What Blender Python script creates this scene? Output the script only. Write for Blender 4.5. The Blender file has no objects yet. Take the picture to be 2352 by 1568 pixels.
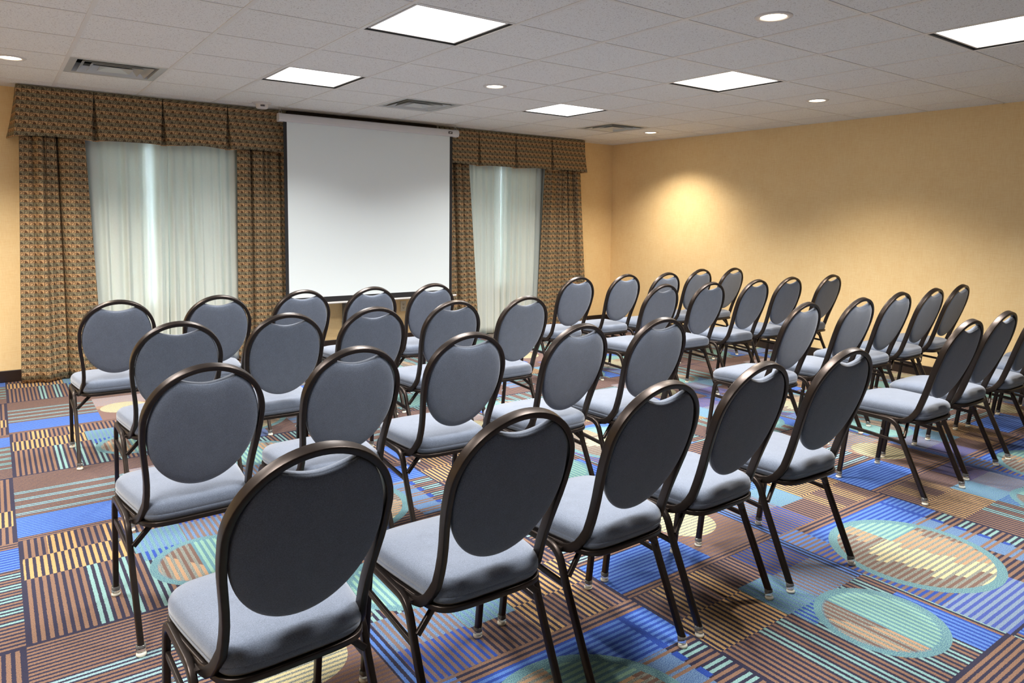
import bpy, math, random
from math import sin, cos, pi, radians, sqrt, atan2
from mathutils import Vector, Matrix

random.seed(7)
SC = bpy.context.scene
COL = SC.collection

# ------------------------------------------------------------------ dimensions (metres)
TILE = 0.6096
CEIL = 2.423
YB = 3.4536          # back wall plane
XR = 7.0822          # right wall plane
XL = -1.9           # left wall plane
YF = -5.2            # wall behind the camera

# ------------------------------------------------------------------ object helpers
def tag(o, label=None, cat=None, group=None, kind=None):
    if label: o['label'] = label
    if cat: o['category'] = cat
    if group: o['group'] = group
    if kind: o['kind'] = kind
    return o

def empty(name, loc, rz=0.0):
    o = bpy.data.objects.new(name, None)
    o.empty_display_size = 0.1
    o.location = loc
    o.rotation_euler = (0, 0, rz)
    COL.objects.link(o)
    return o

def copy_tree(o, parent=None):
    c = o.copy()
    COL.objects.link(c)
    c.parent = parent
    for ch in list(o.children):
        copy_tree(ch, c)
    return c

class MB:
    """collects vertices and faces of one mesh"""
    def __init__(s):
        s.v, s.f, s.sm, s.uv = [], [], [], None
    def add(s, verts, faces, smooth=False):
        n = len(s.v)
        s.v += [tuple(p) for p in verts]
        for f in faces:
            s.f.append([i + n for i in f]); s.sm.append(smooth)
    def box(s, x0, x1, y0, y1, z0, z1):
        V = [(x, y, z) for z in (z0, z1) for y in (y0, y1) for x in (x0, x1)]
        s.add(V, [(0, 2, 3, 1), (4, 5, 7, 6), (0, 1, 5, 4), (2, 6, 7, 3), (0, 4, 6, 2), (1, 3, 7, 5)])
    def rings(s, rings, cap0=True, cap1=True, smooth=True, closed=True):
        n = len(rings[0]); V = [p for r in rings for p in r]; F = []
        for i in range(len(rings) - 1):
            for j in range(n if closed else n - 1):
                k = (j + 1) % n
                F.append((i*n + j, i*n + k, (i+1)*n + k, (i+1)*n + j))
        if cap0: F.append(tuple(reversed(range(n))))
        if cap1: F.append(tuple((len(rings)-1)*n + j for j in range(n)))
        s.add(V, F, smooth)
    def lathe(s, prof, c=(0, 0, 0), n=24, smooth=True, cap0=False, cap1=False):
        R = [[(c[0] + r*cos(2*pi*j/n), c[1] + r*sin(2*pi*j/n), c[2] + z) for j in range(n)] for r, z in prof]
        s.rings(R, cap0, cap1, smooth)
    def sweep(s, path, a, b, ref, closed=False, rad=0.4, seg=3, ref_fn=None):
        """rounded-rectangle section (a along ref, b across) swept on a path"""
        P = [Vector(p) for p in path]; N = len(P)
        sec = []
        ra = min(a, b) * rad * 0.5 * 1.0
        for cx, cy, a0 in ((1, 1, 0), (-1, 1, 90), (-1, -1, 180), (1, -1, 270)):
            for k in range(seg + 1):
                t = radians(a0 + 90.0*k/seg)
                sec.append((cx*(a/2 - ra) + ra*cos(t), cy*(b/2 - ra) + ra*sin(t)))
        R = []
        for i in range(N):
            if closed:
                T = P[(i+1) % N] - P[(i-1) % N]
            else:
                T = P[min(i+1, N-1)] - P[max(i-1, 0)]
            T.normalize()
            rf = Vector(ref_fn(i) if ref_fn else ref)
            A = rf - T*rf.dot(T)
            if A.length < 1e-6: A = Vector((0, 0, 1))
            A.normalize()
            B = T.cross(A)
            R.append([tuple(P[i] + A*x + B*y) for x, y in sec])
        if closed: R.append(R[0])
        s.rings(R, not closed, not closed, True)
    def build(s, name, mat, parent=None, sharp=None, link=True):
        me = bpy.data.meshes.new(name)
        me.from_pydata(s.v, [], s.f)
        me.polygons.foreach_set('use_smooth', s.sm)
        if s.uv:
            ul = me.uv_layers.new(name='UVMap')
            for l in me.loops:
                ul.data[l.index].uv = s.uv[l.vertex_index]
        if isinstance(mat, (list, tuple)):
            for m in mat: me.materials.append(m)
        elif mat: me.materials.append(mat)
        me.validate(); me.update()
        if sharp is not None:
            me.set_sharp_from_angle(angle=radians(sharp))
        o = bpy.data.objects.new(name, me)
        if link: COL.objects.link(o)
        if parent: o.parent = parent
        return o

def bevel(o, w, seg=2):
    m = o.modifiers.new('bevel', 'BEVEL'); m.width = w; m.segments = seg; m.limit_method = 'ANGLE'
    return o

def fillet(pts, r, seg=6):
    """round the inner corners of a polyline; r = radius or list of radii"""
    P = [Vector(p) for p in pts]; out = [P[0]]
    for i in range(1, len(P)-1):
        rr = r[i-1] if isinstance(r, (list, tuple)) else r
        a, b, c = P[i-1], P[i], P[i+1]
        u, v = (a-b).normalized(), (c-b).normalized()
        ang = u.angle(v)
        d = min(rr/math.tan(ang/2), (a-b).length*0.49, (c-b).length*0.49) if ang < 3.1 else 0
        if d < 1e-4: out.append(b); continue
        s0, s1 = b + u*d, b + v*d
        for k in range(seg+1):
            t = k/seg
            out.append(s0*(1-t)**2 + b*2*t*(1-t) + s1*t*t)
    out.append(P[-1])
    return out

def catmull(pts, seg=6):
    P = [Vector(p) for p in pts]; out = []
    for i in range(len(P)-1):
        p0, p1, p2, p3 = P[max(i-1, 0)], P[i], P[i+1], P[min(i+2, len(P)-1)]
        for k in range(seg):
            t = k/seg
            out.append(0.5*((2*p1) + (p2-p0)*t + (2*p0-5*p1+4*p2-p3)*t*t + (3*p1-p0-3*p2+p3)*t**3))
    out.append(P[-1])
    return out

# ------------------------------------------------------------------ material helpers
def lin(c):
    return tuple(((x/255)/12.92 if x/255 <= .04045 else ((x/255+.055)/1.055)**2.4) for x in c)

def rgba(c, g=1.0):
    l = lin(c); return (l[0]*g, l[1]*g, l[2]*g, 1)

def new_mat(name):
    m = bpy.data.materials.new(name); m.use_nodes = True
    nt = m.node_tree; nt.nodes.clear()
    out = nt.nodes.new('ShaderNodeOutputMaterial')
    return m, nt, out

def principled(nt, out, **kw):
    b = nt.nodes.new('ShaderNodeBsdfPrincipled')
    for k, v in kw.items():
        b.inputs[k.replace('_', ' ')].default_value = v
    nt.links.new(b.outputs[0], out.inputs[0])
    return b

def simple(name, col, rough=.5, metal=0., **kw):
    m, nt, out = new_mat(name)
    b = principled(nt, out, Roughness=rough, Metallic=metal, **kw)
    b.inputs['Base Color'].default_value = (*col[:3], 1)
    return m

class G:
    """small expression builder for shader math"""
    nt = None
    def __init__(s, sock): s.s = sock
    @staticmethod
    def m(op, *a, clamp=False):
        n = G.nt.nodes.new('ShaderNodeMath'); n.operation = op; n.use_clamp = clamp
        for i, x in enumerate(a):
            if isinstance(x, G): G.nt.links.new(x.s, n.inputs[i])
            else: n.inputs[i].default_value = float(x)
        return G(n.outputs[0])
    def __add__(s, o): return G.m('ADD', s, o)
    __radd__ = __add__
    def __sub__(s, o): return G.m('SUBTRACT', s, o)
    def __rsub__(s, o): return G.m('SUBTRACT', o, s)
    def __mul__(s, o): return G.m('MULTIPLY', s, o)
    __rmul__ = __mul__
    def __truediv__(s, o): return G.m('DIVIDE', s, o)
    def __lt__(s, o): return G.m('LESS_THAN', s, o)
    def __gt__(s, o): return G.m('GREATER_THAN', s, o)
    def __and__(s, o): return G.m('MULTIPLY', s, o)
    def __or__(s, o): return G.m('MAXIMUM', s, o)
    def inv(s): return G.m('SUBTRACT', 1.0, s)
    def floor(s): return G.m('FLOOR', s)
    def fract(s): return G.m('FRACT', s)
    def mod(s, k): return G.m('FLOORED_MODULO', s, k)
    def between(s, a, b): return (s > a) & (s < b)

def sq(x): return x*x

def mixc(a, b, f):
    """colour mix; a, b are (r,g,b,1) or sockets"""
    n = G.nt.nodes.new('ShaderNodeMix'); n.data_type = 'RGBA'
    if isinstance(f, G): G.nt.links.new(f.s, n.inputs[0])
    else: n.inputs[0].default_value = f
    for k, c in ((6, a), (7, b)):
        if isinstance(c, tuple): n.inputs[k].default_value = c
        else: G.nt.links.new(c, n.inputs[k])
    return n.outputs[2]

def mixf(a, b, f):
    return a + (b - a)*f if isinstance(a, G) or isinstance(b, G) else G.m('ADD', a, (b - a)*f)

def noise(nt, vec, scale, detail=2, rough=.5, dim='3D'):
    n = nt.nodes.new('ShaderNodeTexNoise'); n.noise_dimensions = dim
    n.inputs['Scale'].default_value = scale; n.inputs['Detail'].default_value = detail
    n.inputs['Roughness'].default_value = rough
    if vec is not None: nt.links.new(vec, n.inputs['Vector'])
    return n

def mapping(nt, vec, scale=(1, 1, 1), loc=(0, 0, 0)):
    n = nt.nodes.new('ShaderNodeMapping'); n.inputs['Scale'].default_value = scale
    n.inputs['Location'].default_value = loc
    nt.links.new(vec, n.inputs[0]); return n.outputs[0]

def objcoord(nt):
    return nt.nodes.new('ShaderNodeTexCoord').outputs['Object']

def bump(nt, b, height, strength, dist):
    n = nt.nodes.new('ShaderNodeBump'); n.inputs['Strength'].default_value = strength
    n.inputs['Distance'].default_value = dist
    nt.links.new(height, n.inputs['Height']); nt.links.new(n.outputs[0], b.inputs['Normal'])

# ---- wallpaper: woven linen look
def mat_wallpaper():
    m, nt, out = new_mat('linen_wallpaper'); G.nt = nt
    b = principled(nt, out, Roughness=.75)
    oc = objcoord(nt)
    n1 = noise(nt, mapping(nt, oc, (260, 260, 16)), 1, 2)
    n2 = noise(nt, mapping(nt, oc, (16, 16, 300)), 1, 2)
    n3 = noise(nt, oc, 7, 3)
    f = G(n1.outputs[0])*.4 + G(n2.outputs[0])*.4 + G(n3.outputs[0])*.2
    f = G.m('MULTIPLY_ADD', f - .5, 2.2, .5, clamp=True)
    c = mixc(rgba((236, 198, 138)), rgba((252, 227, 176)), f)
    nt.links.new(c, b.inputs['Base Color'])
    bump(nt, b, f.s, .15, .002)
    return m

def mat_ceiling():
    m, nt, out = new_mat('ceiling_tile'); G.nt = nt
    b = principled(nt, out, Roughness=.9)
    oc = objcoord(nt)
    n1 = noise(nt, oc, 150, 3, .65); n2 = noise(nt, oc, 1.3, 2)
    pit = G.m('MULTIPLY', G(n1.outputs[0]) - .59, 14, clamp=True)
    base = mixc(rgba((234, 234, 232)), rgba((240, 239, 237)), G(n2.outputs[0]))
    c = mixc(base, rgba((166, 156, 148)), pit)
    nt.links.new(c, b.inputs['Base Color'])
    bump(nt, b, pit.inv().s, .35, .002)
    return m

def mat_fabric():
    m, nt, out = new_mat('grey_upholstery'); G.nt = nt
    b = principled(nt, out, Roughness=.95)
    b.inputs['Sheen Weight'].default_value = .4
    b.inputs['Sheen Roughness'].default_value = .5
    oc = objcoord(nt)
    n1 = noise(nt, oc, 420, 2, .7); n2 = noise(nt, oc, 26, 2)
    f = G.m('MULTIPLY_ADD', G(n1.outputs[0]) - .5, 1.6, G(n2.outputs[0])*.25 + .38, clamp=True)
    c = mixc(rgba((69, 77, 91)), rgba((115, 125, 143)), f)
    nt.links.new(c, b.inputs['Base Color'])
    bump(nt, b, n1.outputs[0], .35, .0015)
    return m

def mat_metal():
    m, nt, out = new_mat('bronze_brown_metal'); G.nt = nt
    b = principled(nt, out, Roughness=.36, Metallic=.8)
    oc = objcoord(nt); n1 = noise(nt, oc, 60, 3)
    c = mixc((.036, .027, .023, 1), (.052, .040, .034, 1), G(n1.outputs[0]))
    nt.links.new(c, b.inputs['Base Color'])
    return m

# ---- curtain print: rows of small fan and swirl motifs
def mat_curtain():
    m, nt, out = new_mat('fan_print_drapery'); G.nt = nt
    b = principled(nt, out, Roughness=.85)
    uv = nt.nodes.new('ShaderNodeUVMap').outputs[0]
    sx = nt.nodes.new('ShaderNodeSeparateXYZ'); nt.links.new(uv, sx.inputs[0])
    U, V = G(sx.outputs[0])*(1/.033), G(sx.outputs[1])*(1/.031)
    ci, ri = U.floor(), V.floor()
    x, y = U.fract(), V.fract()
    row = ri.mod(2.0) < .5                 # light orange rows / grey green rows
    sw = (ci + ri).mod(2.0) < .5           # fan or swirl
    fan = ((sq(x + .05) + sq(y + .05)) > .60) & (x < .93) & y.between(.06, .95)
    r1 = G.m('SQRT', sq(x - .5) + sq(y - .48))
    swirl = ((x.between(.08, .97)) & (y.between(.05, .95))) & ((r1.between(.2, .34)).inv() | ((x < .5) & (y < .45)))
    motif = G.m('ADD', sw*swirl, sw.inv()*fan)
    n = noise(nt, uv, 700, 2)
    w = G(n.outputs[0])
    lightc = mixc(rgba((172, 136, 96)), rgba((198, 163, 120)), w)
    greyc = mixc(rgba((126, 116, 90)), rgba((148, 138, 110)), w)
    dark_l = mixc(rgba((82, 54, 28)), rgba((100, 68, 38)), w)
    dark_g = mixc(rgba((72, 62, 46)), rgba((88, 78, 60)), w)
    fg = mixc(greyc, lightc, row); bg = mixc(dark_g, dark_l, row)
    nt.links.new(mixc(bg, fg, motif), b.inputs['Base Color'])
    return m

def mat_sheer():
    m, nt, out = new_mat('sheer_voile'); G.nt = nt
    uv = nt.nodes.new('ShaderNodeUVMap').outputs[0]
    n = noise(nt, mapping(nt, uv, (500, 60, 1)), 1, 2)
    c = mixc(rgba((228, 234, 226)), rgba((247, 250, 244)), G(n.outputs[0]))
    d = nt.nodes.new('ShaderNodeBsdfDiffuse'); t = nt.nodes.new('ShaderNodeBsdfTranslucent')
    tr = nt.nodes.new('ShaderNodeBsdfTransparent')
    nt.links.new(c, d.inputs[0]); nt.links.new(c, t.inputs[0])
    a = nt.nodes.new('ShaderNodeMixShader'); a.inputs[0].default_value = .25
    nt.links.new(d.outputs[0], a.inputs[1]); nt.links.new(t.outputs[0], a.inputs[2])
    b2 = nt.nodes.new('ShaderNodeMixShader'); b2.inputs[0].default_value = .10
    nt.links.new(a.outputs[0], b2.inputs[1]); nt.links.new(tr.outputs[0], b2.inputs[2])
    nt.links.new(b2.outputs[0], out.inputs[0])
    return m

def mat_emit(name, col, strength):
    m, nt, out = new_mat(name)
    e = nt.nodes.new('ShaderNodeEmission'); e.inputs[0].default_value = (*col, 1); e.inputs[1].default_value = strength
    nt.links.new(e.outputs[0], out.inputs[0]); return m

# ---- carpet: two woven block designs laid in a chequer of 0.914 m squares
def mat_carpet():
    m, nt, out = new_mat('patterned_carpet'); G.nt = nt
    b = principled(nt, out, Roughness=.95)
    b.inputs['Sheen Weight'].default_value = .04
    oc = objcoord(nt)
    sep = nt.nodes.new('ShaderNodeSeparateXYZ'); nt.links.new(oc, sep.inputs[0])
    X, Y = G(sep.outputs[0]), G(sep.outputs[1])
    nz = noise(nt, oc, 300, 2, .75); nv = G(nz.outputs[0])
    # slightly ragged tuft edges
    nw = noise(nt, oc, 210, 1)
    jit = (G(nw.outputs[0]) - .5)*.006
    X = X + jit; Y = Y + jit
    mot = G.m('MULTIPLY_ADD', nv - .5, 6.0, .5, clamp=True)
    CS = .9144
    gx, gy = (X - .197)/CS, (Y + 1.015)/CS
    cx, cy = gx.floor(), gy.floor()
    uu, vv = gx.fract(), gy.fract()
    odd = cx.mod(2.0) > .5
    isH = (cx + cy).mod(2.0) > .5
    u = uu + odd*(1.0 - 2.0*uu)
    v = vv + odd*(1.0 - 2.0*vv)
    K = CG
    navy, brown = rgba((32, 28, 62), K), rgba((146, 110, 88), K)
    rust, yellow = rgba((126, 96, 84), K), rgba((208, 166, 108), K)
    teal, lblue = rgba((146, 188, 184), K), rgba((90, 136, 216), K)
    blue, peri = rgba((30, 76, 176), K), rgba((72, 114, 182), K)
    mint, cream = rgba((154, 200, 180), K), rgba((228, 214, 164), K)
    grey, orange = rgba((138, 144, 138), K), rgba((200, 160, 122), K)
    bteal = rgba((92, 138, 176), K)
    cteal = rgba((104, 152, 166), K)
    m_teal = mixc(rgba((70, 122, 160), K), rgba((132, 176, 166), K), mot)
    m_peri = mixc(peri, rgba((126, 158, 186), K), mot)
    m_grey = mixc(rgba((104, 112, 116), K), rgba((170, 172, 156), K), mot)
    m_brown = mixc(brown, rgba((108, 112, 126), K), mot*.6)
    N = 37.0
    # ----- design V : stripes run along v
    step = v.between(.56, .78) & (u < .43)
    s = u*N - .47 + step*.5
    idx, fr = s.floor(), s.fract()
    st = fr.between(.24, .76)
    pat = (((idx - 8.0).mod(4.0)) < 1.5) & (idx > 7.5)
    fgL = mixc(brown, teal, pat)
    yel = ((v < .78) | u.between(.11, .22) | u.between(.33, .43))
    fgU = mixc(brown, yellow, yel)
    up = v > .56
    fg = mixc(fgL, fgU, up & (u < .43)); bg = navy
    rA = u.between(.43, .65) & v.between(.56, .8)
    fg = mixc(fg, m_teal, rA); bg = mixc(bg, m_peri, rA)
    rB = u.between(.43, .65) & (v > .8)
    fg = mixc(fg, brown, rB)
    rC = u.between(.65, .94) & (v > .78)
    fg = mixc(fg, m_brown, rC); bg = mixc(bg, blue, rC)
    rD = u.between(.65, .94) & v.between(.56, .78)
    fg = mixc(fg, m_brown, rD); bg = mixc(bg, m_peri, rD)
    rE = (u > .94) & up
    fg = mixc(fg, navy, rE); bg = mixc(bg, lblue, rE)
    rF = u.between(.45, .78) & v.between(.46, .56)
    fg = mixc(fg, m_teal, rF); bg = mixc(bg, blue, rF)
    rG = u.between(.80, .965) & (v < .40)
    fg = mixc(fg, lblue, rG); bg = mixc(bg, blue, rG)
    d = G.m('SQRT', sq(u - .693) + sq(v - .333))
    cin = d < .24; cc = d < (.205 + (mot - .5)*.012)
    fgc = mixc(mixc(rust, orange, (idx.mod(3.0) > .5) & ((v - .3 + (u - .6)*1.5) < .06)), mint, u > .655)
    bgc = mixc(m_grey, cteal, u > .655)
    fg = mixc(fg, m_teal, cin); bg = mixc(bg, m_teal, cin)
    fg = mixc(fg, fgc, cc); bg = mixc(bg, bgc, cc)
    edge = (u < .012) | (v < .012)
    vcol = mixc(mixc(bg, fg, st), navy, edge & cin.inv())
    # ----- design H2 : wide stripes along u with a large disc
    t = vv*N - .2
    ti, tf = t.floor(), t.fract()
    ts = tf.between(.24, .76)
    fg, bg = brown, navy
    r1 = vv.between(.69, .93)
    fg = mixc(fg, lblue, r1); bg = mixc(bg, blue, r1)
    r2 = (uu > .72) & vv.between(.2, .69)
    p2 = ti.mod(4.0) < 1.5
    fg2 = mixc(mixc(m_peri, teal, uu > .885), brown, p2)
    fg = mixc(fg, fg2, r2); bg = mixc(bg, mixc(m_peri, navy, uu > .86), r2)
    r3 = (vv < .24) & (uu < .5)
    fg = mixc(fg, rgba((136, 158, 186), K), r3); bg = mixc(bg, rgba((70, 92, 178), K), r3)
    r4 = (uu < .16) & (vv > .24)
    fg = mixc(fg, m_brown, r4); bg = mixc(bg, mixc(blue, lblue, vv > .8), r4)
    line = uu.between(.855, .885) & vv.between(.3, .93) & ((ti.mod(4.0) > 1.5) | r1)
    d2 = G.m('SQRT', sq(uu - .394) + sq(vv - .53))
    c2 = d2 < .365; c2i = d2 < .325
    hs = nt.nodes.new('ShaderNodeTexWhiteNoise'); hs.noise_dimensions = '1D'; nt.links.new((ti/2.0).floor().s, hs.inputs['W'])
    q = uu - .2 - (.66 - vv)*.45 + (G(hs.outputs[0]) - .5)*.2
    fgc = mixc(rust, orange, q.between(.2, .42)); fgc = mixc(fgc, cream, q.between(-.02, .2) & (vv < .67))
    cap = (uu > .43) & (vv > .65)
    fgc = mixc(fgc, mint, cap); bgc = mixc(m_grey, cteal, cap)
    fg = mixc(fg, m_teal, c2); bg = mixc(bg, m_teal, c2)
    fg = mixc(fg, fgc, c2i); bg = mixc(bg, bgc, c2i)
    h2 = mixc(mixc(bg, fg, ts), blue, line)
    # ----- design H1 : fine stripes, blue band
    t = vv*44.0
    ti, tf = t.floor(), t.fract(); ts = tf.between(.22, .78)
    fg, bg = brown, navy
    r1 = vv.between(.35, .79) & ((ti.mod(5.0)) < 1.5)
    fg = mixc(fg, rgba((158, 192, 196), K), r1)
    r2 = vv.between(.045, .315) & (uu < .57)
    fg = mixc(fg, lblue, r2); bg = mixc(bg, blue, r2)
    r3 = (uu > .57) & vv.between(.045, .78)
    fg = mixc(fg, mixc(orange, brown, vv < .4), r3); bg = mixc(bg, mixc(rgba((120, 100, 110), K), m_peri, vv > .5), r3)
    d3 = G.m('SQRT', sq(uu - .76) + sq(vv - .38))
    c3 = d3 < .17
    fg = mixc(fg, cream, c3); bg = mixc(bg, m_grey, c3)
    h1 = mixc(bg, fg, ts)
    hcol = mixc(h1, h2, odd)
    col = mixc(vcol, hcol, isH)
    # pile variation
    hv = nt.nodes.new('ShaderNodeHueSaturation')
    nt.links.new(col, hv.inputs['Color'])
    nt.links.new(G.m('MULTIPLY_ADD', nv, 2.2, -.1).s, hv.inputs['Value'])
    nt.links.new(hv.outputs[0], b.inputs['Base Color'])
    bump(nt, b, nv.s, .5, .003)
    return m

CG = 0.60
M = dict(
    wall=mat_wallpaper(), ceiling=mat_ceiling(), fabric=mat_fabric(), metal=mat_metal(),
    drape=mat_curtain(), sheer=mat_sheer(), carpet=mat_carpet(),
    base=simple('dark_stained_wood', (.022, .012, .009), .35),
    tbar=simple('white_painted_grid', rgba((230, 227, 223)), .45),
    white=simple('white_plastic', rgba((222, 216, 212)), .4),
    case=simple('white_enamel', rgba((214, 213, 214)), .35),
    black=simple('black_cloth', (.012, .012, .014), .6),
    scr=simple('matte_screen', rgba((230, 239, 241)), .9),
    dark=simple('dark_reveal', (.03, .03, .03), .6),
    alum=simple('brushed_aluminium', rgba((196, 198, 196)), .4, .15),
    duct=simple('dark_duct', (.03, .032, .03), .7),
    gap_shade=simple('ceiling_gap_shade', (.03, .018, .01), .7),
    ivory=simple('ivory_plastic', rgba((226, 216, 190)), .4),
    slot=simple('dark_slot', (.02, .015, .012), .5),
    greyp=simple('grey_painted_metal', rgba((112, 112, 110)), .45),
    clear=simple('clear_plastic', (.94, .95, .94), .06, 0., Transmission_Weight=.9),
    pad=simple('white_nylon', rgba((226, 222, 206)), .5),
    lens=mat_emit('lit_diffuser', (1.0, .985, .96), 5.0),
    bulb=mat_emit('lit_bulb', (1.0, .84, .60), 14.0),
    glass=simple('window_glass', (1, 1, 1), .02, 0., Transmission_Weight=1.0),
)
def mat_liner():
    m, nt, out = new_mat('lining_cloth')
    d = nt.nodes.new('ShaderNodeBsdfDiffuse'); t = nt.nodes.new('ShaderNodeBsdfTranslucent')
    d.inputs[0].default_value = rgba((228, 232, 226)); t.inputs[0].default_value = rgba((228, 236, 232))
    a = nt.nodes.new('ShaderNodeMixShader'); a.inputs[0].default_value = .30
    nt.links.new(d.outputs[0], a.inputs[1]); nt.links.new(t.outputs[0], a.inputs[2]); nt.links.new(a.outputs[0], out.inputs[0])
    return m
M['liner'] = mat_liner()
M['low_bounce'] = simple('low_bounce_dark', (.05, .028, .016), .5)  # invented dark finish for the unseen front wall, cuts light bounced from behind

# ------------------------------------------------------------------ room shell
def struct(name, mb, mat, **kw):
    o = mb.build(name, mat, **kw); o['kind'] = 'structure'; return o

f = MB(); f.add([(XL, YF, 0), (XR, YF, 0), (XR, YB, 0), (XL, YB, 0)], [(0, 1, 2, 3)])
f.box(XL - .1, XR + .1, YF - .1, YB + .2, -.12, -.001)
struct('floor', f, M['carpet'])

WIN = [(.86, 2.06, .55, 2.06), (4.62, 5.74, .55, 2.06)]
w = MB()
xs = [XL - .12] + [a for wn in WIN for a in wn[:2]] + [XR + .12]
for i in range(0, len(xs), 2):
    w.box(xs[i], xs[i+1], YB, YB + .14, 0, CEIL + .08)
for x0, x1, z0, z1 in WIN:
    w.box(x0, x1, YB, YB + .14, 0, z0); w.box(x0, x1, YB, YB + .14, z1, CEIL + .08)
struct('wall_back', w, M['wall'])
w = MB(); w.box(XR, XR + .12, YF - .12, YB, 0, CEIL + .08); struct('wall_right', w, M['wall'])
w = MB(); w.box(XL - .12, XL, YF - .12, YB, 0, CEIL + .08); struct('wall_left', w, M['wall'])
w = MB(); w.box(XL, XR, YF - .12, YF, 0, CEIL + .08); struct('wall_front', w, M['low_bounce'])

for i, (x0, x1, z0, z1) in enumerate(WIN):
    fr = MB(); t = .05
    fr.box(x0, x0 + t, YB + .02, YB + .10, z0, z1); fr.box(x1 - t, x1, YB + .02, YB + .10, z0, z1)
    fr.box(x0 + t, x1 - t, YB + .02, YB + .10, z0, z0 + t); fr.box(x0 + t, x1 - t, YB + .02, YB + .10, z1 - t, z1)
    fr.box((x0 + x1)/2 - .02, (x0 + x1)/2 + .02, YB + .03, YB + .09, z0 + t, z1 - t)
    wf = struct('window_%d' % (i + 1), fr, M['white'])
    pn = MB()
    for a, c in ((x0 + t, (x0 + x1)/2 - .02), ((x0 + x1)/2 + .02, x1 - t)):
        pn.box(a, c, YB + .058, YB + .062, z0 + t, z1 - t)
    pn.build('pane', M['glass'], wf)

def skirting(name, x0, x1, y0, y1):
    m = MB(); m.box(x0, x1, y0, y1, 0, .098)
    o = struct(name, m, M['base']); bevel(o, .004); return o
skirting('baseboard_back', XL, XR, YB - .014, YB)
skirting('baseboard_right', XR - .014, XR, YF, YB - .014)
skirting('baseboard_left', XL, XL + .014, YF, YB - .014)
skirting('baseboard_front', XL + .014, XR - .014, YF, YF + .014)

# ceiling made of lay-in tiles, open where a light or a vent sits
LIGHTS = [(3, -1), (3, 2), (7, 2), (7, -1), (7, -4), (3, -4), (-1, 2), (-1, -1), (-1, -4)]
VENTS = [(1, 3), (5, 3), (9, 3)]
holes = set(LIGHTS) | set(VENTS)
c = MB()
gx = [XL] + [k*TILE for k in range(-3, 12)] + [XR]
gy = [YF] + [k*TILE for k in range(-8, 6)] + [YB]
for i in range(len(gx) - 1):
    for j in range(len(gy) - 1):
        key = (i - 4, j - 9)
        if key in holes: continue
        c.add([(gx[i], gy[j], CEIL), (gx[i], gy[j+1], CEIL), (gx[i+1], gy[j+1], CEIL), (gx[i+1], gy[j], CEIL)], [(0, 1, 2, 3)])
c.box(XL - .12, XR + .12, YF - .12, YB + .14, CEIL + .14, CEIL + .2)
struct('ceiling', c, M['ceiling'])
g = MB(); hw = .0115; dz = .0035
for k in range(-3, 12):
    x = k*TILE; g.box(x - hw, x + hw, YF, YB, CEIL - dz, CEIL + .002)
for k in range(-8, 6):
    y = k*TILE; g.box(XL, XR, y - hw*.8, y + hw*.8, CEIL - dz + .001, CEIL + .002)
for a in ((XL, XL + .02, YF, YB), (XR - .02, XR, YF, YB), (XL + .02, XR - .02, YF, YF + .02), (XL + .02, XR - .02, YB - .02, YB)):
    g.box(*a, CEIL - dz + .001, CEIL + .002)
struct('trim_1', g, M['tbar'])

# ------------------------------------------------------------------ ceiling light panels
PANEL_W, PANEL_SPREAD = 43, 136
def light_panel(ix, iy, label):
    x0, y0 = ix*TILE, iy*TILE
    cxy = (x0 + TILE/2, y0 + TILE/2)
    r = empty('ceiling_light_panel', (cxy[0], cxy[1], CEIL))
    tag(r, label, 'ceiling light', 'square light panels in the ceiling grid')
    h = TILE/2 - .0125; a = h - .017
    hs = MB()   # housing sides and back
    hs.box(-h, -h + .003, -h, h, -.001, .10); hs.box(h - .003, h, -h, h, -.001, .10)
    hs.box(-h, h, -h, -h + .003, -.001, .10); hs.box(-h, h, h - .003, h, -.001, .10)
    hs.box(-h, h, -h, h, .10, .104)
    hs.build('housing', M['dark'], r)
    d = MB()
    for s0 in (-1, 1):
        d.box(-a, a, min(s0*a, s0*(a - .012)), max(s0*a, s0*(a - .012)), .004, .012)
        d.box(min(s0*a, s0*(a - .012)), max(s0*a, s0*(a - .012)), -a + .012, a - .012, .004, .012)
    d.build('door_frame', M['white'], r)
    q = a - .0125
    l = MB(); l.box(-q, q, -q, q, .006, .010)
    l.build('diffuser', M['lens'], r)
    L = bpy.data.lights.new('panel_light', 'AREA'); L.shape = 'SQUARE'; L.size = 2*q
    L.energy = PANEL_W; L.color = (1.0, .985, .96); L.spread = radians(PANEL_SPREAD)
    lo = bpy.data.objects.new('panel_light', L); lo.location = (cxy[0], cxy[1], CEIL + .003); COL.objects.link(lo)
    return r
LL = {
    (3, -1): 'lit square light panel at the top of the photo, largest one fully in view',
    (3, 2): 'lit square light panel before the left curtains, between vent and round light',
    (7, 2): 'lit square light panel farthest away, left of the smallest vent',
    (7, -1): 'lit square light panel in the ceiling centre, between two round downlights',
    (7, -4): 'lit square light panel cut off by the right edge of the photo',
    (-1, 2): 'lit square light panel past the left edge, ahead of the left curtain',
    (-1, -1): 'lit square light panel past the left edge, level with the second row of chairs',
    (-1, -4): 'lit square light panel past the left edge, behind the nearest row of chairs',
    (3, -4): 'lit square light panel above the nearest chairs, just over the top edge',
}
for k in LIGHTS: light_panel(k[0], k[1], LL[k])

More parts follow.
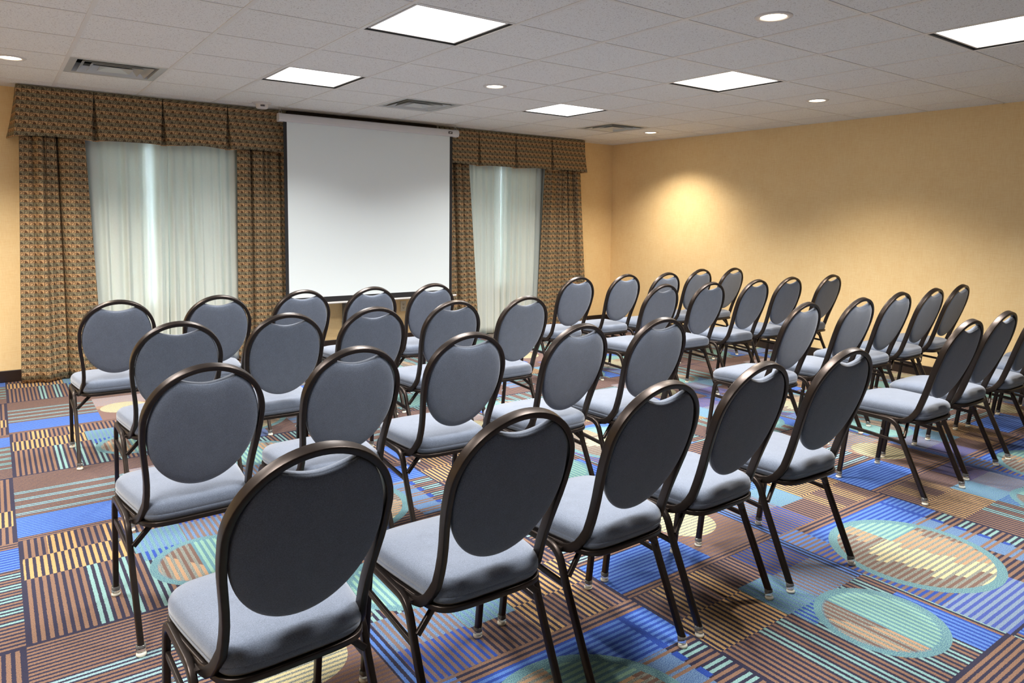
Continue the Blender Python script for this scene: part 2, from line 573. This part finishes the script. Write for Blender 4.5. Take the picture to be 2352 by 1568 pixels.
# ------------------------------------------------------------------ recessed downlights
DL = [((.5, 3.5), 'round recessed downlight at the left edge near the left curtain'),
      ((5.5, 1.5), 'round recessed downlight in the ceiling centre, before the middle vent'),
      ((5.5, -2.5), 'largest round recessed downlight, at the top of the photo'),
      ((9.5, -.5), 'round recessed downlight near the middle of the right wall'),
      ((10.5, 3.5), 'smallest round recessed downlight, by the far right corner')]
def downlight(tx, ty, label):
    x, y = tx*TILE, ty*TILE
    r = empty('recessed_downlight', (x, y, CEIL))
    tag(r, label, 'downlight', 'round downlights in the ceiling')
    t = MB(); t.lathe([(.062, -.001), (.066, -.006), (.088, -.005), (.092, -.001), (.092, .001), (.062, .001)], n=40)
    t.build('trim_ring', M['white'], r)
    b = MB(); b.lathe([(.0615, -.0015), (.045, -.0045), (.02, -.006), (.0001, -.0065)], n=32)
    b.build('lamp', M['bulb'], r)
    L = bpy.data.lights.new('downlight_beam', 'SPOT')
    L.energy = DLW; L.color = (1.0, .89, .74); L.spot_size = radians(126); L.spot_blend = .85; L.shadow_soft_size = .05
    lo = bpy.data.objects.new('downlight_beam', L); lo.location = (x, y, CEIL - .03); COL.objects.link(lo)
DLW = 135
for (t, lb) in DL: downlight(t[0], t[1], lb)

# ------------------------------------------------------------------ supply air vents
def vent(ix, iy, label):
    r = empty('ceiling_vent', (ix*TILE + TILE/2, iy*TILE + TILE/2, CEIL))
    tag(r, label, 'vent', 'square air vents in the ceiling')
    h = TILE/2 - .012
    def frust(m, a0, z0, a1, z1, th=.003):
        P = []
        for a, z in ((a0, z0), (a1, z1), (a1, z1 + th), (a0, z0 + th)):
            P.append([(-a, -a, z), (a, -a, z), (a, a, z), (-a, a, z)])
        P.append(P[0]); m.rings(P, False, False, False)
    m = MB(); frust(m, h, -.002, h - .045, -.001); frust(m, h - .045, -.001, h - .062, .06)
    m.build('frame', M['alum'], r)
    for a0, a1, z0 in ((h - .074, h - .112, -.006), (h - .132, h - .17, -.006)):
        k = MB(); frust(k, a0, z0, a1, z0 + .042); k.build('cone', M['alum'], r)
    k = MB(); frust(k, h - .19, -.006, .03, .018); k.box(-.03, .03, -.03, .03, .018, .022); k.build('core', M['alum'], r)
    d = MB(); a = h - .01
    d.box(-a, a, -a, a, .13, .135)
    for s0 in (-1, 1):
        d.box(min(s0*a, s0*(a-.003)), max(s0*a, s0*(a-.003)), -a, a, .004, .13)
        d.box(-a + .003, a - .003, min(s0*a, s0*(a-.003)), max(s0*a, s0*(a-.003)), .004, .13)
    d.build('duct_box', M['duct'], r)
vent(1, 3, 'square metal air vent above the left curtain, largest of the vents')
vent(5, 3, 'square metal air vent above the projection screen')
vent(9, 3, 'square metal air vent near the far right corner, smallest of the vents')

# ------------------------------------------------------------------ smoke detector
r = empty('smoke_detector', (2.19, 2.95, CEIL))
tag(r, 'small white smoke detector on the ceiling left of the screen', 'smoke detector')
m = MB(); m.lathe([(.0001, 0), (.085, 0), (.085, -.006), (.07, -.012), (.0001, -.012)], n=32); m.build('base', M['white'], r)
m = MB(); m.lathe([(.055, -.012), (.052, -.045), (.045, -.052), (.0001, -.053)], n=32); m.build('body', M['white'], r)
m = MB()
for k in range(5):
    a = -1.75 + (k - 2)*.14
    m.box(.054*cos(a) - .0025, .054*cos(a) + .0025, .054*sin(a) - .002, .054*sin(a) + .002, -.037, -.022)
m.build('louvre', M['slot'], r)

# ------------------------------------------------------------------ projection screen
SY = 3.085
r = empty('projection_screen', (3.36, SY, CEIL))
tag(r, 'white pull-down projection screen with black border hanging from the ceiling', 'projection screen')
X0, X1 = 2.375, 4.352
def L2(x): return x - 3.36
m = MB()
prof = [(-.028, 2.292), (-.040, 2.305), (-.044, 2.328), (-.038, 2.352), (-.022, 2.364), (.02, 2.364), (.034, 2.352), (.036, 2.30), (.028, 2.289)]
m.rings([[(L2(x), y, z - CEIL) for y, z in prof] for x in (X0 + .022, X1 - .022)], True, True, False)
m.build('case', M['case'], r)
for x0, x1 in ((X0, X0 + .022), (X1 - .022, X1)):
    m = MB(); m.rings([[(L2(x), y*1.06, (z - 2.327)*1.06 + 2.327 - CEIL) for y, z in prof] for x in (x0, x1)], True, True, False)
    o = m.build('end_cap', M['case'], r); bevel(o, .003)
fx0, fx1 = 2.426, 4.290
m = MB(); m.box(L2(2.459), L2(4.256), -.0012, .0012, .607 - CEIL, 2.295 - CEIL); m.build('screen_surface', M['scr'], r)
m = MB()
m.box(L2(fx0), L2(2.459), -.001, .001, .607 - CEIL, 2.295 - CEIL)
m.box(L2(4.256), L2(fx1), -.001, .001, .607 - CEIL, 2.295 - CEIL)
m.box(L2(fx0), L2(fx1), -.001, .001, .552 - CEIL, .607 - CEIL)
m.build('border', M['black'], r)
m = MB(); n = 12
m.rings([[(L2(x), .011*cos(2*pi*k/n), .541 - CEIL + .011*sin(2*pi*k/n)) for k in range(n)] for x in (X0 + .01, X1 - .005)])
m.build('weight_bar', M['white'], r, sharp=50)
# maker's plate: small black plate with the white letter shapes
m = MB(); m.box(L2(4.214), L2(4.262), -.0475, -.043, 2.316 - CEIL, 2.341 - CEIL)
pl = m.build('plate', M['slot'], r)
m = MB()
def bar(x0, z0, x1, z1, wd=.0035):
    d = Vector((x1 - x0, 0, z1 - z0)); nn = Vector((-d.z, 0, d.x)).normalized()*wd/2
    a, b2 = Vector((L2(x0), -.0478, z0 - CEIL)), Vector((L2(x1), -.0478, z1 - CEIL))
    V = [a + nn, a - nn, b2 - nn, b2 + nn]
    m.add([tuple(q) for q in V] + [tuple(q + Vector((0, .0006, 0))) for q in V], [(0, 1, 2, 3), (7, 6, 5, 4), (0, 4, 5, 1), (1, 5, 6, 2), (2, 6, 7, 3), (3, 7, 4, 0)])
bar(4.224, 2.321, 4.231, 2.334); bar(4.231, 2.334, 4.238, 2.321); bar(4.227, 2.3255, 4.235, 2.3255, .0025)
bar(4.236, 2.336, 4.242, 2.322); bar(4.242, 2.322, 4.254, 2.338)
m.build('lettering', M['white'], pl)
for x in (2.399, 4.325):
    m = MB()
    m.sweep(catmull([(L2(x), 0, -.004), (L2(x), 0, -.022), (L2(x) + .009, 0, -.036), (L2(x) + .010, 0, -.052), (L2(x), 0, -.058), (L2(x) - .010, 0, -.052), (L2(x) - .009, 0, -.036), (L2(x) - .002, 0, -.026)], 4), .003, .003, (0, 1, 0), rad=.9)
    m.box(L2(x) - .013, L2(x) + .013, -.006, .006, -.062, -.054)
    m.box(L2(x) - .012, L2(x) + .012, -.012, .012, -.008, -.005)
    m.build('hanger', M['alum'], r)

# ------------------------------------------------------------------ drapery
def panel(name, xt0, xt1, xb0, xb1, yc, amp, folds, zt, zb, mat, phase=0., sharp=.0, label=None, group=None, cat='curtain', creases=(), nz=26, nx=170, amp_top=.55, irregular=.35, seed=1, lean=0.):
    rnd = random.Random(seed)
    m = MB(); ph = [phase + 2*pi*folds*i/nx for i in range(nx + 1)]
    k1, k2 = rnd.uniform(.6, .9), rnd.uniform(1.3, 1.7); o1, o2 = rnd.uniform(0, 6), rnd.uniform(0, 6)
    rows = []; uvs = []
    for j in range(nz + 1):
        t = j/nz; z = zt + (zb - zt)*t
        a = amp*(amp_top + (1 - amp_top)*min(1, t*1.6))
        x0, x1 = xt0 + (xb0 - xt0)*t, xt1 + (xb1 - xt1)*t
        row = []; L = 0; prev = None
        for i in range(nx + 1):
            q = i/nx
            wv = sin(ph[i]) + irregular*sin(ph[i]*k1 + o1 + t*.7) + irregular*.6*sin(ph[i]*k2 + o2 - t*.9)
            wv += sharp*sin(2*ph[i] + .6)
            x = x0 + (x1 - x0)*(q + .012*sin(ph[i]*k1 + o2)*sin(pi*q)*t)
            y = yc + a*wv*.6 + lean*t
            for qc, dp, wd in creases:
                y += dp*math.exp(-((q - qc - .015*sin(2.2*t))/wd)**2)*(1 - .35*t)
            p = Vector((x, y, 0))
            if prev is not None: L += (p - prev).length
            prev = p; row.append((x, y, z)); uvs.append((L, z))
        rows.append(row)
    m.rings(rows, False, False, True, closed=False); m.uv = uvs
    o = m.build(name, mat)
    s = o.modifiers.new('solid', 'SOLIDIFY'); s.thickness = .003
    if label: tag(o, label, cat, group)
    return o
DG = 'patterned drapery panels'
panel('curtain_panel', .368, .82, .305, .90, 3.285, .055, 2.3, 2.07, .008, M['drape'], .3, .15, 'brown patterned full-length curtain at the far left beside the bare wall', DG, seed=3, creases=((.57, .065, .022), (.2, .03, .03), (.36, .04, .025)))
panel('curtain_panel', 2.055, 2.62, 2.04, 2.64, 3.285, .05, 3.2, 2.07, .008, M['drape'], 2.2, .2, 'brown patterned curtain hanging at the left side of the projection screen', DG, seed=5, creases=((.24, .06, .02), (.45, .04, .03), (.72, .045, .03)))
panel('curtain_panel', 4.24, 4.63, 4.26, 4.79, 3.285, .05, 2.4, 2.07, .008, M['drape'], 1.0, .2, 'brown patterned curtain hanging at the right side of the projection screen', DG, seed=11, creases=((.52, .065, .03), (.78, .03, .03)))
panel('curtain_panel', 5.775, 6.345, 5.67, 6.53, 3.285, .05, 4.2, 2.07, .008, M['drape'], .8, .2, 'brown patterned full-length curtain nearest the right wall', DG, seed=8, creases=((.62, .075, .025), (.45, .04, .02), (.8, .045, .02)))
SG = 'sheer white curtain panels'
panel('sheer_curtain', .72, 1.475, .74, 1.44, 3.392, .026, 8.5, 2.12, .012, M['sheer'], .3, .1, 'white sheer curtain beside the far left patterned curtain', SG, seed=21, nx=220, irregular=.5)
panel('sheer_curtain', 1.468, 2.20, 1.455, 2.22, 3.390, .026, 9.5, 2.12, .012, M['sheer'], 1.3, .1, 'white sheer curtain on the screen side of the left window', SG, seed=22, nx=220, irregular=.5)
panel('sheer_curtain', 4.50, 5.90, 4.55, 5.85, 3.392, .026, 15, 2.12, .012, M['sheer'], .3, .1, 'white sheer curtain over the right window, right of the screen', SG, seed=23, nx=300, irregular=.5)
# closed lining curtains behind the sheers; daylight comes through the gap between them
LG = 'lining curtains behind the sheers'
def lining(x0, x1, label, sd):
    panel('lining_curtain', x0, x1, x0, x1, 3.432, .008, 4, 2.16, .03, M['liner'], .3, 0, label, LG, seed=sd, nx=60, nz=8)
lining(.80, 1.295, 'pale lining curtain behind the leftmost sheer', 31)
lining(1.345, 2.12, 'pale lining curtain behind the second sheer from the left', 32)
lining(4.56, 5.145, 'pale lining curtain behind the right window sheer, screen side', 33)
lining(5.205, 5.80, 'pale lining curtain behind the right window sheer, wall side', 34)

# ------------------------------------------------------------------ pleated valances
def valance(name, xs, left_ret, right_ret, label):
    """front face with inverted pleats at the inner xs, returned to the wall at the ends"""
    m = MB(); zt = CEIL - .010; YV = 3.225
    nz = 14; rows = []; uvs = []
    for j in range(nz + 1):
        t = j/nz
        fl = .028*t*t                      # flare towards the bottom
        yf = YV - fl
        pts = []
        x0 = xs[0] - (fl if left_ret else 0); x1 = xs[-1] + (fl if right_ret else 0)
        if left_ret:
            for k in range(5): pts.append((x0 - .045*t*(1 - k/5.), YB - .004 + (yf + .012 - YB)*k/5., 0))
        for s in range(len(xs) - 1):
            a = x0 if s == 0 else xs[s]; b2 = x1 if s == len(xs) - 2 else xs[s+1]
            ga = 0 if s == 0 else .003 + .024*t; gb = 0 if s == len(xs) - 2 else .003 + .024*t
            for k in range(15):
                q = k/14.
                x = a + ga + (b2 - gb - a - ga)*q
                sag = .014*sin(pi*q)*t*sin(4*q + s*1.7)
                pts.append((x, yf + sag - .006*t*sin(pi*q), sin(pi*q)*(1 + .35*sin(5*q + s*2.1))))
            if s < len(xs) - 2:
                e = xs[s+1]
                pts.append((e - gb*.55, yf + .055*sqrt(t) + .006, 0)); pts.append((e, yf + .062*sqrt(t) + .006, 0)); pts.append((e + gb*.55, yf + .055*sqrt(t) + .006, 0))
        if right_ret:
            for k in range(1, 6): pts.append((x1 + .045*t*(k/5.), yf + .012 + (YB - .004 - yf - .012)*k/5., 0))
        row = []; L = 0; prev = None
        for x, y, bulge in pts:
            z = zt + (2.006 - zt)*t + .013*bulge*t
            if prev is not None: L += sqrt((x - prev[0])**2 + (y - prev[1])**2)
            prev = (x, y); row.append((x, y, z)); uvs.append((L, z))
        rows.append(row)
    m.rings(rows, False, False, True, closed=False); m.uv = uvs
    o = m.build(name, M['drape'], sharp=40)
    s = o.modifiers.new('solid', 'SOLIDIFY'); s.thickness = .006; s.offset = 1
    tag(o, label, 'valance', 'pleated valances over the windows')
    return o
valance('pleated_valance', [.357, .892, 1.415, 1.960, 2.50], True, False, 'brown patterned box-pleated valance over the left window')
valance('pleated_valance', [4.20, 4.735, 5.262, 5.818, 6.360], False, True, 'brown patterned box-pleated valance over the right window')
m = MB(); m.box(2.52, 4.18, 3.235, YB - .002, CEIL - .034, CEIL - .008)  # dark strip stands in for shade on the ceiling between the valances
o = m.build('ceiling_shade_strip', M['gap_shade']); tag(o, 'dark strip standing in for the shaded ceiling gap above the screen', 'gap_shade')

# ------------------------------------------------------------------ wall outlet and wall box under the screen
r = empty('wall_outlet', (3.877, YB, .408)); tag(r, 'ivory duplex outlet on the back wall under the screen', 'outlet')
m = MB(); m.box(-.036, .036, -.007, 0, -.058, .058); bevel(m.build('cover_plate', M['ivory'], r), .003)
for z in (-.02, .02):
    m = MB(); m.box(-.017, .017, -.009, -.006, z - .014, z + .014); rc = m.build('receptacle', M['ivory'], r)
    m = MB(); m.box(-.009, -.005, -.0095, -.0085, z - .004, z + .008); m.box(.004, .008, -.0095, -.0085, z - .004, z + .008)
    m.box(-.004, .004, -.0095, -.0085, z - .012, z - .006); m.build('slots', M['slot'], rc)
r = empty('wall_box', (3.225, YB, .37)); tag(r, 'grey metal box on the back wall below the projection screen', 'box')
m = MB(); m.box(-.075, .075, -.055, 0, -.11, .16); bevel(m.build('body', M['greyp'], r), .004)
m = MB(); m.box(-.068, .068, -.060, -.054, -.10, .15); bevel(m.build('cover', M['greyp'], r), .002)

# ------------------------------------------------------------------ chairs
TILT = .34
def back_y(z): return -.3132 - (z - .9)*TILT
NB = Vector((0, 1, TILT)).normalized()       # forward normal of the back plane

def make_chair():
    root = empty('banquet_chair', (0, 0, 0))
    # hoop-shaped back frame
    prof = [(.747, .1930), (.70, .1920), (.66, .1885), (.62, .1830), (.58, .1775), (.54, .1735), (.50, .1720), (.46, .1735)]
    half = []
    for k in range(0, 19):
        a = pi/2*(1 - k/18.)
        half.append((.184*cos(a), .747 - .009*0 + .177*sin(a)))
    for z, uo in prof[1:]: half.append((uo - .009, z))
    right = [Vector((uu, back_y(z) + .014, z)) for uu, z in half]
    right += [Vector((.1700, -.137, .435)), Vector((.1745, -.118, .410)), Vector((.1790, -.092, .393)), Vector((.1830, -.060, .386)), Vector((.1850, -.02, .385))]
    left = [Vector((-p.x, p.y, p.z)) for p in right]
    path = list(reversed(left)) + right[1:]
    nn = len(path)
    def ref(i):
        p = path[i]
        if p.z > .45: return NB
        T = path[min(i + 1, nn - 1)] - path[max(i - 1, 0)]
        A = Vector((1, 0, 0)).cross(T)
        if A.z < 0: A = -A
        # keep the wide side turned like the upper frame
        A2 = Vector((0, 1, .9)) if p.z > .40 else Vector((0, .25, 1))
        return A2
    m = MB(); m.sweep(path, .029, .0175, NB, ref_fn=ref, rad=.36)
    m.build('back_frame', M['metal'], root, sharp=45)
    # padded oval back
    out = []
    zc, hz, R = .717, .2135, .1735
    n = 64
    a0 = math.acos(.088/R)
    for k in range(n):
        a = a0 - (2*pi - (pi - 2*a0))*k/(n - 1)    # clockwise around the bottom from right corner to left corner
        out.append((R*cos(a), zc + hz*sin(a)))
    def zin(x): return .745 + .166*sqrt(max(0, 1 - (x/.1755)**2))     # inner edge of the hoop
    out = [(x, min(z, zin(x))) if z > .75 else (x, z) for x, z in out]
    ztop = zin(.088)
    for k in range(1, 16):
        x = -.088 + .176*k/16.
        out.append((x, .867 + (ztop - .867)*(abs(x)/.088)**1.8))
    def ring(scale, d):
        rr = []
        for x, z in out:
            X = x*scale; Z = .69 + (z - .69)*scale
            P = Vector((X, back_y(Z), Z)) + NB*d
            rr.append(tuple(P))
        return rr
    m = MB()
    m.rings([ring(.02, -.006), ring(.5, -.0055), ring(.82, -.004), ring(.93, -.0018), ring(.972, .001), ring(.992, .0045), ring(.986, .0060), ring(.998, .0075),
             ring(1.0, .011), ring(.998, .017), ring(.986, .023), ring(.95, .028), ring(.85, .033), ring(.5, .037), ring(.02, .038)])
    m.build('backrest', M['fabric'], root)
    # seat outline
    def seat_outline(g=0.0):
        pts = [(0, -.176), (.10, -.174), (.146, -.160), (.168, -.125), (.178, -.06), (.188, .02), (.196, .10), (.197, .16), (.182, .207), (.145, .232), (.08, .242), (0, .244)]
        L = [(-x, y) for x, y in reversed(pts[1:-1])]
        loop = pts + L
        P = [Vector((x, y, 0)) for x, y in loop]; N = len(P); res = []
        for i in range(N):
            p0, p1, p2, p3 = P[i-1], P[i], P[(i+1) % N], P[(i+2) % N]
            for k in range(4):
                t = k/4.
                res.append(0.5*((2*p1) + (p2-p0)*t + (2*p0-5*p1+4*p2-p3)*t*t + (3*p1-p0-3*p2+p3)*t**3))
        if g:
            o2 = []
            for i in range(len(res)):
                T = (res[(i+1) % len(res)] - res[i-1]).normalized(); o2.append(res[i] + Vector((T.y, -T.x, 0))*g)
            res = o2
        return res
    m = MB()
    lay = [(.402, -.004), (.412, .004), (.420, .0068), (.4255, .0070), (.4268, .0062), (.428, .0072), (.443, .0068), (.455, .0025), (.463, -.005), (.4685, -.014)]
    R = []
    for z, gg in lay:
        R.append([(p.x, p.y, z - .012*max(0, (p.y - .12)/.12)*(1 if z > .445 else .5)) for p in seat_outline(gg)])
    base = seat_outline(-.014)
    for sc, z in ((.92, .4722), (.84, .4756), (.68, .4784), (.45, .4800), (.2, .4806), (.02, .4808)):
        R.append([(p.x*sc, .03 + (p.y - .03)*sc, z - .012*max(0, (.03 + (p.y - .03)*sc - .12)/.12)) for p in base])
    m.rings(R); m.build('seat', M['fabric'], root)
    m = MB(); o = seat_outline(.002)
    m.sweep([(p.x, p.y, .394) for p in o], .017, .015, (0, 0, 1), closed=True, rad=.5)
    pan = seat_outline(-.004); m.add([(p.x, p.y, .399) for p in pan], [tuple(reversed(range(len(pan))))])
    m.build('seat_frame', M['metal'], root, sharp=45)
    # legs
    def leg(sx, front):
        x = sx*.2045
        if front:
            path = fillet([(x, .04, .3905), (x, .182, .3925), (x, .196, .30), (x, .2285, .022)], [.062, .2], 8)
        else:
            path = fillet([(x, -.2285, .022), (x, -.100, .292), (x, -.062, .3895), (x, .04, .3905)], [.3, .075], 8)
        m = MB(); m.sweep(path, .0185, .0235, (1, 0, 0), rad=.5)
        o = m.build('leg', M['metal'], root, sharp=45)
        yf = .2285 if front else -.2285
        g = MB(); g.lathe([(.0125, .013), (.0148, .016), (.0148, .036), (.0130, .0365)], (x, yf + (-.001 if front else .004), 0), 16)
        gl = g.build('glide_cap', M['clear'], o)
        g = MB(); g.lathe([(.0001, 0), (.0140, 0), (.0160, .0035), (.0150, .009), (.010, .0130), (.0001, .0130)], (x, yf, 0), 18)
        g.build('foot_pad', M['pad'], o)
        if front:
            g = MB(); g.lathe([(.0001, 0), (.006, 0), (.007, .004), (.0045, .009), (.0001, .009)], (0, 0, 0), 12)
            g.v = [(x + sx*(-.0095 - q[2]), .2085 + q[0], .215 + q[1]) for q in g.v]
            g.build('stacking_bumper', M['clear'], o)
        return o
    for sx in (-1, 1):
        leg(sx, False); leg(sx, True)
        m = MB(); m.sweep([(sx*.2045, -.107, .283), (sx*.2045, .196, .302)], .011, .017, (1, 0, 0), rad=.4)
        m.build('side_stretcher', M['metal'], root, sharp=45)
    m = MB(); m.sweep(fillet([(-.1965, -.104, .312), (-.125, -.085, .378), (.125, -.085, .378), (.1965, -.104, .312)], .03, 4), .012, .017, (0, 1, 0), rad=.4)
    m.build('cross_brace', M['metal'], root, sharp=45)
    for sx in (-1, 1):
        m = MB(); m.box(min(sx*.176, sx*.2), max(sx*.176, sx*.2), -.07, -.04, .383, .3895)
        m.build('bracket', M['metal'], root)
    return root

CH = {
    'A': [(0.687,-2.007,1.9), (1.222,-2.03,-1.0), (1.748,-2.015,0.8), (2.250,-2.001,1.1), (2.781,-2.025,-2.4), (4.101,-1.919,-0.9), (4.652,-1.883,0.4), (5.245,-1.880,0.0), (5.80,-1.90,0.3), (6.34,-1.89,-0.4)],
    'B': [(0.690,-1.041,1.8), (1.219,-1.007,1.0), (1.764,-0.956,-2.6), (2.308,-1.015,0.9), (2.808,-1.068,-2.6), (4.047,-1.062,0.8), (4.609,-1.099,-0.4), (5.226,-1.047,-0.5), (5.763,-1.034,1.2), (6.307,-0.997,1.9)],
    'C': [(0.815,-0.024,-0.2), (1.318,0.006,-1.6), (1.782,0.012,-1.4), (2.300,0.058,-0.7), (2.795,0.038,0.9), (4.186,0.176,1.3), (4.670,0.117,-1.1), (5.213,0.091,0.4), (5.737,0.114,-0.9), (6.336,0.088,0.4)],
    'D': [(0.704,0.991,0.0), (1.233,0.975,-0.8), (1.756,1.038,0.8), (2.235,1.017,-0.3), (2.714,1.037,0.6), (4.073,0.993,-0.7), (4.641,1.009,0.0), (5.133,0.976,0.0), (5.804,1.144,0.5), (6.257,1.100,2.4)],
}
ROWN = {'A': 'the row nearest the camera', 'B': 'the second row from the camera', 'C': 'the third row from the camera', 'D': 'the row nearest the screen'}
POS = ['first from the left', 'second from the left', 'third from the left', 'fourth from the left', 'last before the aisle',
       'first after the aisle', 'second after the aisle', 'third after the aisle', 'fourth after the aisle', 'beside the right wall']
proto = make_chair()
first = True
for rw in 'ABCD':
    for i, (x, y, a) in enumerate(CH[rw]):
        o = proto if first else copy_tree(proto)
        first = False
        o.location = (x, y, 0); o.rotation_euler = (0, 0, radians(a))
        tag(o, 'grey oval-back chair in %s, %s' % (ROWN[rw], POS[i]), 'chair', 'grey banquet chairs set out in rows')

# ------------------------------------------------------------------ daylight outside
wd = bpy.data.worlds.new('world'); SC.world = wd; wd.use_nodes = True
bgn = wd.node_tree.nodes['Background']
bgn.inputs[0].default_value = (.66, .82, 1.0, 1); bgn.inputs[1].default_value = 26.0

# ------------------------------------------------------------------ camera
cam = bpy.data.cameras.new('camera'); co = bpy.data.objects.new('camera', cam); COL.objects.link(co)
pit, rol, yaw = radians(5.00493), radians(.70882), radians(36.12847)
F = Vector((sin(yaw)*cos(pit), cos(yaw)*cos(pit), -sin(pit)))
Rv = Vector((cos(yaw), -sin(yaw), 0)); Uv = Rv.cross(F)
R2 = Rv*cos(rol) + Uv*sin(rol); U2 = Uv*cos(rol) - Rv*sin(rol)
mat = Matrix((R2, U2, -F)).transposed().to_4x4(); mat.translation = Vector((.16384, -3.71082, 1.405))
co.matrix_world = mat
cam.sensor_width = 36; cam.sensor_fit = 'HORIZONTAL'
cam.lens = 1634.241*36/2352
cam.shift_y = (645.003 - 784)/2352
cam.clip_start = .02
SC.camera = co

vs = SC.view_settings
vs.view_transform = 'Standard'; vs.look = 'None'; vs.gamma = 1.0; vs.exposure = 0.14; vs.use_curve_mapping = False
SC.cycles.max_bounces = 8; SC.cycles.diffuse_bounces = 5
